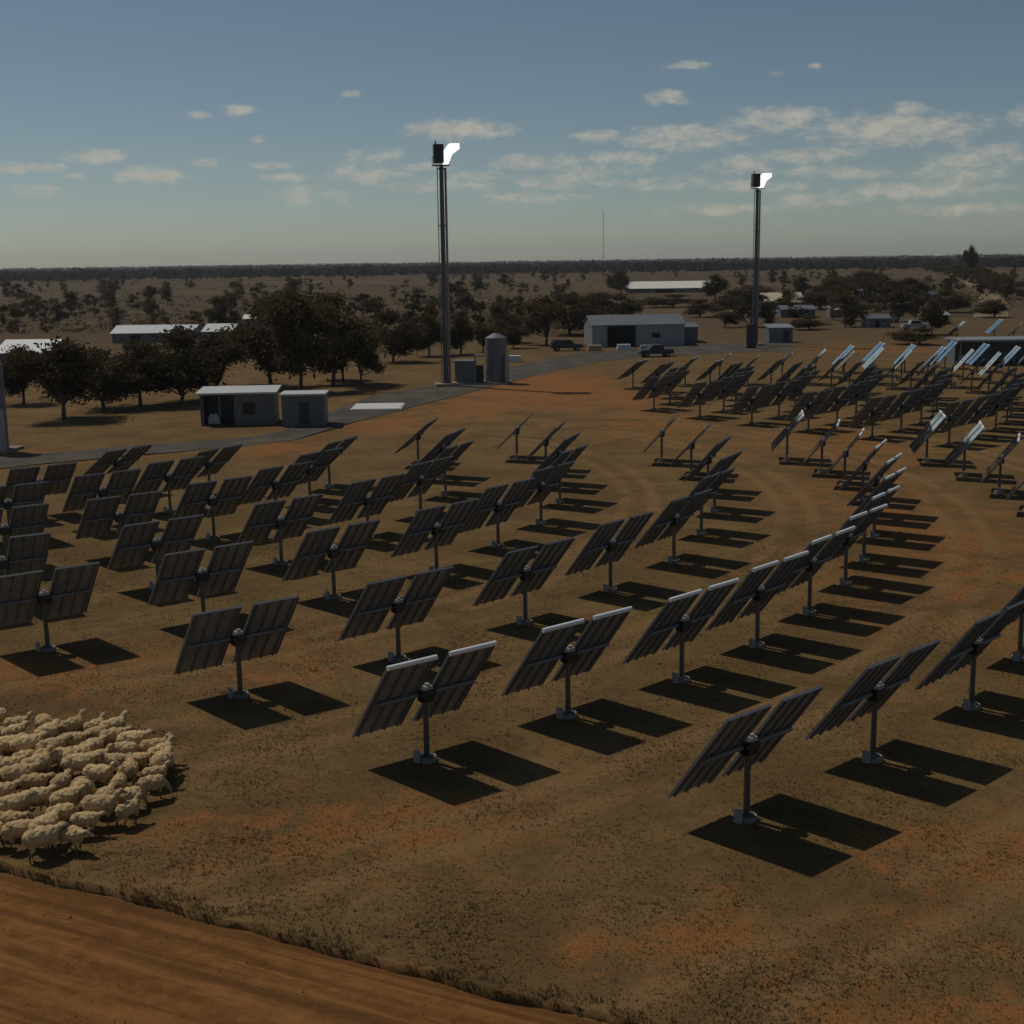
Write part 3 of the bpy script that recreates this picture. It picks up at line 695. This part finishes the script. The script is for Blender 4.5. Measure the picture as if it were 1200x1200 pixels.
def trunk_mesh(name, seed, lobes, low=.3, thick=.026):
    r = random.Random(seed); mb = MB()
    top = Vector((r.uniform(-.03, .03), r.uniform(-.03, .03), low * 1.05))
    mb.tube((0, 0, -.02), top * .5, thick, thick * .8, 7); mb.tube(top * .5, top, thick * .8, thick * .68, 7)
    for c, rr in lobes:
        mid = top.lerp(c, .55) + Vector((r.uniform(-.03, .03), r.uniform(-.03, .03), -.02))
        mb.tube(top, mid, thick * .45, thick * .3, 5); mb.tube(mid, c, thick * .3, thick * .1, 5)
    return mb.mesh(name, M_bark)
def variant(seed, mat, ncl=95, per=75, leaf=.024, w=1.0, low=.18):
    c, l = crown_mesh('crown', seed, mat, ncl, per, leaf, w, low); return c, trunk_mesh('trunk', seed, l, low)
VN = [variant(11, M_leafd, w=1.15), variant(12, M_leafd, w=1.0, low=.24), variant(13, M_leaf, w=.95, low=.16), variant(14, M_leaf, w=1.1), variant(15, M_leafd, w=1.25, low=.1)]
VS = [variant(21, M_leaf, 46, 34, .040, 1.1, .1), variant(22, M_leafd, 46, 34, .042, 1.2, .08), variant(23, M_leaf, 40, 30, .042, 1.0, .15)]
VB = [variant(31, M_leafb, 40, 28, .036, 1.1, .05), variant(32, M_leafb, 36, 26, .038, 1.25, .04)]
def tree(v, base, h, wscale, label, group=None, name='gum_tree', cat='tree'):
    t = thing(name, label, cat, base, rnd.uniform(0, 6.28), group)
    t.scale = (h * wscale, h * wscale, h)
    link('trunk', v[1], t); link('crown', v[0], t); return t
def tpx(v, px, py, top, wpx, label, group=None, dy=0, name='gum_tree'):
    B = gp(px, py); s = ppm(B.y); h = (py - top) / s
    return tree(v, B, h, (wpx / s) / (h * .86), label, group, name)
NEAR_TREES = [
 (0, 75, 492, 398, 84, 'dark gum with bare trunks nearest the frame edge, standing on open grass'),
 (1, 28, 474, 405, 52, 'dark gum behind the plant tank at the frame edge'),
 (4, 122, 478, 408, 70, 'second dark gum of the low clump left of the open shed'),
 (1, 165, 476, 398, 70, 'middle gum of the low dark clump left of the open shed'),
 (4, 212, 474, 384, 82, 'tallest gum of the low dark clump left of the open shed'),
 (0, 256, 466, 392, 66, 'last gum of the low dark clump, just behind the open shed'),
 (3, 318, 452, 348, 74, 'tall gum rising directly behind the open shed'),
 (2, 352, 458, 345, 78, 'tall gum rising between the open shed and the cabin'),
 (3, 390, 452, 340, 72, 'tallest gum, right behind the grey cabin'),
 (2, 424, 450, 392, 44, 'shorter gum right of the cabin'),
 (0, 402, 446, 400, 50, 'low bushy gum just right of the cabin'),
 (4, 461, 424, 363, 48, 'round gum standing alone between cabin and nearer tower'),
 (1, 503, 418, 370, 38, 'dark gum just left of the nearer tower'),
 (1, 540, 416, 371, 38, 'dark gum just right of the nearer tower'),
 (2, 566, 412, 380, 32, 'small gum behind the tank of the nearer tower'),
 (0, 602, 408, 382, 28, 'small dark gum right of the nearer tower tank'),
 (3, 585, 402, 355, 40, 'brownish gum behind the small gums near the tower'),
 (2, 640, 404, 350, 50, 'broad gum left of the dark wagon'),
 (4, 668, 392, 345, 62, 'broad dark gum behind the dark wagon'),
 (0, 700, 380, 343, 50, 'dark gum behind the big shed roof'),
 (4, 728, 372, 345, 40, 'dark gum against the back of the big shed'),
 (1, 838, 352, 322, 26, 'dark gum at the right end of the white-roofed barn'),
 (1, 728, 345, 318, 24, 'dark gum at the left end of the white-roofed barn'),
 (4, 862, 366, 340, 40, 'dark gum left of the farther tower'),
 (4, 962, 362, 335, 42, 'dark gum right of the cream-roofed shed'),
 (0, 1015, 348, 318, 44, 'tallest dark gum of the far farm'),
 (4, 1040, 362, 335, 40, 'broad dark gum at the right side of the far farm'),
 (1, 1092, 392, 352, 30, 'narrow dark gum above the long open shed'),
 (4, 1078, 404, 384, 44, 'low dark gum left of the long open shed'),
 (4, 884, 352, 334, 34, 'low dark gum behind the farther tower'),
 (1, 985, 352, 326, 30, 'dark gum left of the tallest far farm gum'),
 (0, 1062, 352, 326, 34, 'spreading dark gum above the small pale shed'),
 (2, 1000, 376, 354, 40, 'brownish gum in front of the far farm sheds'),
 (4, 950, 386, 370, 34, 'low dark bush gum in front of the low grey shed'),
 (3, 820, 372, 350, 36, 'greyish gum behind the annex of the big shed'),
 (4, 790, 360, 345, 46, 'low spreading gum below the white-roofed barn'),
 (2, 850, 384, 366, 26, 'small gum between the annex and the farther tower'),
 (4, 1110, 366, 340, 40, 'dark gum at the foot of the roadside row'),
 (1, 1165, 372, 352, 36, 'dark gum beyond the far mirrors at the frame edge'),
 (0, 1136, 330, 289, 12, 'lone tall tree standing on the horizon'),
]
for (v, px, py, top, w, lb) in NEAR_TREES: tpx(VN[v], px, py, top, w * 1.28, lb, 'gum trees around the site')
# farther single trees and scrub on the plain: x, foot y
def clear_of_buildings(px, py):
    return not (690 < px < 860 and py > 345) and not (730 < px < 845 and 326 < py < 345)
cnt = 0; PLAIN = []
rt = random.Random(5)
while cnt < 290:
    px = rt.uniform(-60, 1260); py = 321 + (rt.random() ** 1.2) * 66 + (312 - 308) * (1 - px / 1200)
    if px > 1080 and py > 350: continue
    if px > 600 and py > 384: continue
    if not clear_of_buildings(px, py): continue
    B = gp(px, py); h = rt.uniform(3.5, 8.2)
    brown = rt.random() < (.55 if px < 420 else .4)
    if brown: tr = tree(rt.choice(VB), B, h * .8, rt.uniform(.9, 1.3), 'x', 'brown scrub trees on the plain', 'scrub_tree')
    else: tr = tree(rt.choice(VS), B, h, rt.uniform(.8, 1.25), 'x', 'dark gums on the plain')
    PLAIN.append((brown, px, B.y, tr))
    cnt += 1
SECT = [(110, 'behind the first dark gum clump'), (210, 'behind the long pale-roofed house'), (300, 'behind the small pale houses'), (430, 'behind the tall gums'), (520, 'just left of the nearer tower'),
        (610, 'just right of the nearer tower'), (700, 'left of the far radio mast'), (850, 'around the white-roofed barn'), (960, 'right of the farther tower'), (1075, 'around the far farm'), (9999, 'beyond the far mirrors')]
for kind in (True, False):
    lo = -999
    for hi, where in SECT:
        grp = sorted([q for q in PLAIN if q[0] == kind and lo <= q[1] < hi], key=lambda q: q[2])
        for k, q in enumerate(grp):
            q[3]['label'] = ('nearest' if k == 0 else ordinal(k + 1) + ' nearest') + (' brown scrub tree' if kind else ' small dark gum') + ' on the plain ' + where
        lo = hi
for i in range(26):           # roadside row running off to the right
    f = i / 25; px = 1085 + 95 * f + rt.uniform(-3, 3); py = 318 + 34 * f ** 1.6 + rt.uniform(-1, 1)
    tree(rt.choice(VS), gp(px, py), rt.uniform(5, 8), rt.uniform(.9, 1.2), ('dark gum starting' if i == 0 else ordinal(i + 1) + ' dark gum from the far end of') + ' the roadside row curving across the far plain', 'roadside row of gums')
def scrub():
    r = random.Random(41); V = []; F = []
    for i in range(9000):
        px = r.uniform(-80, 1280); py = 322 + r.random() * 84; B = gp(px, py + 4 * (1 - px / 1200))
        if B.y < 285 or not clear_of_buildings(px, py): continue
        if mnoise.noise(Vector((B.x * .02, B.y * .008, 1))) < r.uniform(-.35, .3): continue
        h = r.uniform(.35, 1.2)
        for j in range(14):
            p = Vector((B.x + r.gauss(0, .5) * h, B.y + r.gauss(0, .5) * h, h * r.uniform(.05, .75)))
            n = Vector((r.gauss(0, 1), r.gauss(0, 1), r.gauss(0, .6))).normalized(); u = n.orthogonal().normalized(); v = n.cross(u); l = h * r.uniform(.13, .26)
            o = len(V); V += [tuple(p - u * l), tuple(p + v * l * .8), tuple(p + u * l), tuple(p - v * l * .8)]; F.append((o, o + 1, o + 2, o + 3))
    me = bpy.data.meshes.new('scrub'); me.from_pydata(V, [], F); me.materials.append(M_leafb); me.update(); return link('scrub', me)
tag(scrub(), 'low dry scrub mottling the far paddocks', 'scrub', kind='stuff')
# far woodland: one mass that nobody could count
def woodland():
    r = random.Random(99); V = []; F = []
    for i in range(11000):
        d = 1200 * math.exp(r.random() ** 1.3 * math.log(6.2)); a = rad(r.uniform(-34, 34))
        if mnoise.noise(Vector((d * math.sin(a) * .0012, d * math.cos(a) * .0022, 4))) < -0.12 - (.35 if d > 2200 else 0): continue
        x, y = d * math.sin(a), d * math.cos(a); h = r.uniform(5, 10) * (1.25 if r.random() < .06 else 1)
        for j in range(9):
            p = Vector((x + r.gauss(0, 1) * h * .28, y + r.gauss(0, 1) * h * .28, h * r.uniform(.3, .85)))
            n = Vector((r.gauss(0, 1), r.gauss(0, 1), r.gauss(0, .5))).normalized(); u = n.orthogonal().normalized(); v = n.cross(u); l = h * r.uniform(.16, .32)
            o = len(V); V += [tuple(p - u * l), tuple(p + v * l * .8), tuple(p + u * l), tuple(p - v * l * .8)]; F.append((o, o + 1, o + 2, o + 3))
    me = bpy.data.meshes.new('woodland'); me.from_pydata(V, [], F); me.materials.append(M_far); me.update()
    return link('woodland', me)
tag(woodland(), 'dark band of far woodland along the horizon', 'woodland', kind='stuff')

# ------------------------------------------------------------------ sheep
def sheep_mesh(seed, head='up', stride=0.0):
    r = random.Random(seed); bm = bmesh.new()
    def blob(c, rx, ry, rz, sub=2, rot=0.0):
        mt = Matrix.Translation(c) @ Matrix.Rotation(rot, 4, 'Y') @ Matrix.Diagonal((rx, ry, rz, 1))
        bmesh.ops.create_icosphere(bm, subdivisions=sub, radius=1, matrix=mt)
    def limb(pts):
        for (a, ra), (b2, rb) in zip(pts[:-1], pts[1:]):
            a, b2 = Vector(a), Vector(b2); d = b2 - a; n = 5
            for i in range(n + 1):
                k = i / n; blob(a + d * k, *([ra + (rb - ra) * k] * 3), sub=1)
    blob((0, 0, .62), .46, .24, .25, 3); blob((.27, 0, .62), .26, .22, .24); blob((-.28, 0, .63), .25, .235, .25)
    if head == 'up': limb([((.42, 0, .72), .15), ((.58, 0, .90), .10), ((.66, 0, .95), .085), ((.80, 0, .88), .052)]); hp = Vector((.64, 0, .97))
    elif head == 'fwd': limb([((.42, 0, .68), .15), ((.62, 0, .76), .10), ((.72, 0, .77), .085), ((.86, 0, .68), .052)]); hp = Vector((.70, 0, .80))
    else: limb([((.42, 0, .6), .15), ((.6, 0, .42), .10), ((.66, 0, .30), .085), ((.74, 0, .16), .052)]); hp = Vector((.62, 0, .34))
    for sy in (-1, 1):
        limb([(hp + Vector((0, sy * .06, 0)), .03), (hp + Vector((-.03, sy * .15, .0)), .022)])
    for i, (x, sy) in enumerate(((.3, 1), (.3, -1), (-.32, 1), (-.32, -1))):
        st = stride * (1 if i in (0, 3) else -1)
        if x > 0: limb([((x, sy * .12, .46), .085), ((x + st * .5, sy * .12, .26), .048), ((x + st, sy * .12, .03), .034)])
        else: limb([((x, sy * .13, .5), .11), ((x + .05 + st * .4, sy * .125, .36), .065), ((x - .06 + st * .7, sy * .12, .23), .044), ((x - .01 + st, sy * .12, .03), .034)])
    limb([((-.5, 0, .7), .06), ((-.56, 0, .55), .035)])
    me = bpy.data.meshes.new('sheep_cage'); bm.to_mesh(me); bm.free()
    tmp = bpy.data.objects.new('sheep_cage', me); COL.objects.link(tmp)
    md = tmp.modifiers.new('r', 'REMESH'); md.mode = 'VOXEL'; md.voxel_size = 0.032; md.use_smooth_shade = True
    dg = bpy.context.evaluated_depsgraph_get(); out = bpy.data.meshes.new_from_object(tmp.evaluated_get(dg)); out.name = 'sheep'
    bpy.data.objects.remove(tmp); bpy.data.meshes.remove(me)
    out.materials.clear()
    for mm in (M_wool, M_face, M_hoof): out.materials.append(mm)
    hd = hp.x - .02
    for v in out.vertices:
        if v.co.z > .38 and v.co.x < hd - .06:
            v.co += v.normal * (.03 * mnoise.noise(v.co * 9 + Vector((seed, 0, 0))) + .02 * mnoise.noise(v.co * 22))
    for p in out.polygons:
        c = p.center; p.use_smooth = True
        p.material_index = 1 if c.x > hd - .02 or (abs(c.y) > .09 and c.x > hd - .1 and c.x > .5) else (2 if c.z < .30 and c.x < .5 else 0)
    return out
SM = [sheep_mesh(1, 'up', .08), sheep_mesh(2, 'fwd', -.1), sheep_mesh(3, 'down', .04), sheep_mesh(4, 'fwd', .12)]
poly = [(-70, 856), (60, 862), (128, 868), (162, 880), (186, 895), (206, 922), (196, 942), (168, 948), (150, 968), (128, 980), (108, 1004), (70, 1010), (-70, 985)]
PG = [gp(*p) for p in poly]
def inside(x, y):
    c = False
    for i in range(len(PG)):
        a, b2 = PG[i], PG[i - 1]
        if (a.y > y) != (b2.y > y) and x < (b2.x - a.x) * (y - a.y) / (b2.y - a.y) + a.x: c = not c
    return c
rs = random.Random(17); pts = []
tries = 0
while len(pts) < 175 and tries < 20000:
    tries += 1
    x, y = rs.uniform(-19, -8), rs.uniform(29.5, 41.5)
    if not inside(x, y): continue
    if any((x - a) ** 2 + ((y - b2) * .9) ** 2 < (.55 + .25 * rs.random()) ** 2 for a, b2 in pts): continue
    if 42 < pj((x, y, 0))[0] < 165 and 957 < pj((x, y, 0))[1] < 972 and rs.random() < .8: continue
    if mnoise.noise(Vector((x * .9, y * .9, 3))) < -.42: continue
    pts.append((x, y))
pts.sort(key=lambda p: -(p[0] * .8 - p[1] * .25))
EDGE = ['foremost sheep at the tip of the mob', 'sheep just behind the foremost one', 'third sheep from the tip of the mob', 'fourth sheep from the tip of the mob', 'fifth sheep from the tip of the mob', 'sixth sheep from the tip of the mob']
SH = []
for i, (x, y) in enumerate([p for p in pts if pj((*p, .5))[0] >= -35]):
    if pj((x, y, .5))[0] < -35: continue
    o = link('sheep', SM[rs.choice((0, 1, 1, 3, 3, 2))], None, (x, y, -.015), (0, 0, rad(rs.gauss(42, 34))))
    k = rs.uniform(.72, 1.0); o.scale = (k * .88, k * rs.uniform(1.1, 1.3), k)
    tag(o, None, 'sheep', 'mob of sheep'); SH.append((i, x, y, o))
for i, x, y, o in SH[:len(EDGE)]: o['label'] = 'cream woolly ' + EDGE[i]
rest = sorted(SH[len(EDGE):], key=lambda q: q[2]); rk = 0
while rest:
    rank = [q for q in rest if q[2] < rest[0][2] + 1.1]; rest = rest[len(rank):]; rk += 1
    for k, q in enumerate(sorted(rank, key=lambda q: -q[1])):
        q[3]['label'] = f'cream woolly sheep, {ordinal(k + 1)} from its front, in the {ordinal(rk)} rank from the dirt track'

# ------------------------------------------------------------------ dry grass tufts (uncountable)
def grass():
    r = random.Random(3); V = []; F = []
    n = 0
    while n < 85000:
        y = 19 + 50 * r.random() ** 1.7; x = r.uniform(-.46, .46) * (y + 6)
        p = Vector((x, y, 0)) - E0; s = p.dot(RD); w = p.dot(RN)
        if w > .1 - edge_wob(s) and w < 7.2 - 0 and r.random() > .012: continue
        d = mnoise.noise(Vector((x * .35, y * .35, 2))) + .5 * mnoise.noise(Vector((x * 1.3, y * 1.3, 8)))
        if d < r.uniform(-.9, .5): continue
        n += 1; h = r.uniform(.018, .052) * (1 + max(0, d)); z0 = 0.05 * mnoise.noise(Vector((x * .12, y * .12, 0))) - .035
        for j in range(3):
            a = r.uniform(0, 6.283); q = r.uniform(0, .07); l = h * r.uniform(.5, 1.8)
            bx, by = x + q * math.cos(a * 2), y + q * math.sin(a * 2); wd_ = r.uniform(.008, .02)
            ux, uy = -math.sin(a) * wd_, math.cos(a) * wd_
            o = len(V); V += [(bx - ux, by - uy, z0), (bx + ux, by + uy, z0), (bx + math.cos(a) * l, by + math.sin(a) * l, z0 + h)]; F.append((o, o + 1, o + 2))
    for i in range(7000):        # denser, taller tufts on the bank beside the track
        s = r.uniform(-22, 26); w = abs(r.gauss(0, .28)) - .02; q0 = E0 + RD * s - RN * (w - edge_wob(s))
        if mnoise.noise(Vector((s * .5, w, 6))) < r.uniform(-.6, .3): continue
        z0 = max(0, .12 - w * .3); h = r.uniform(.05, .15)
        for j in range(4):
            a = r.uniform(0, 6.283); l = h * r.uniform(.3, .9); wd_ = r.uniform(.008, .02); bx, by = q0.x + r.gauss(0, .03), q0.y + r.gauss(0, .03)
            ux, uy = -math.sin(a) * wd_, math.cos(a) * wd_
            o = len(V); V += [(bx - ux, by - uy, z0), (bx + ux, by + uy, z0), (bx + math.cos(a) * l, by + math.sin(a) * l, z0 + h)]; F.append((o, o + 1, o + 2))
    me = bpy.data.meshes.new('grass'); me.from_pydata(V, [], F); me.materials.append(M_grass); me.update(); return link('grass', me)
tag(grass(), 'short dry grass tufts covering the near paddock', 'grass', kind='stuff')

# loose stones and clods lying on the track and the bare ground
def stones():
    r = random.Random(12); V = []; F = []
    for i in range(5200):
        if i < 3800:
            s_ = r.uniform(-14, 22); w = r.uniform(.05, 7.2) if r.random() < .6 else r.choice((.15, 2.3, 3.5, 5.4)) + r.gauss(0, .18)
            p = E0 + RD * s_ + RN * (w + edge_wob(s_)); z0 = .03
        else:
            y = 20 + 45 * r.random() ** 1.6; p = Vector((r.uniform(-.44, .44) * y, y, 0)); z0 = 0.05 * mnoise.noise(Vector((p.x * .12, p.y * .12, 0))) - .03
        q = r.uniform(.006, .022) * (2.2 if r.random() < .04 else 1)
        o = len(V)
        V += [(p.x + q * r.uniform(.7, 1.4), p.y, z0), (p.x, p.y + q * r.uniform(.7, 1.3), z0), (p.x - q * r.uniform(.7, 1.4), p.y, z0), (p.x, p.y - q * r.uniform(.7, 1.3), z0), (p.x + r.uniform(-.3, .3) * q, p.y + r.uniform(-.3, .3) * q, z0 + q * r.uniform(.7, 1.3))]
        F += [(o, o + 1, o + 4), (o + 1, o + 2, o + 4), (o + 2, o + 3, o + 4), (o + 3, o, o + 4)]
    me = bpy.data.meshes.new('gravel'); me.from_pydata(V, [], F); me.materials.append(M_red); me.update(); return link('gravel', me)
tag(stones(), 'loose reddish stones and clods on the dirt track', 'gravel', kind='stuff')

# ------------------------------------------------------------------ haze
mb = MB(); mb.box(-8100, 8100, -400, 8100, -1.2, 75); hz = mb.obj('haze', [])
m = bpy.data.materials.new('haze_air'); m.use_nodes = True; m.node_tree.nodes.clear()
h = NT(m.node_tree); pv = h.node('ShaderNodeVolumePrincipled'); pv.inputs['Color'].default_value = (0.93, 0.96, 1.0, 1); pv.inputs['Density'].default_value = 0.00008; pv.inputs['Anisotropy'].default_value = 0.4
ho = h.node('ShaderNodeOutputMaterial'); h.l.new(pv.outputs[0], ho.inputs['Volume'])
hz.data.materials.append(m); tag(hz, 'thin haze over the plain', 'haze', kind='stuff')
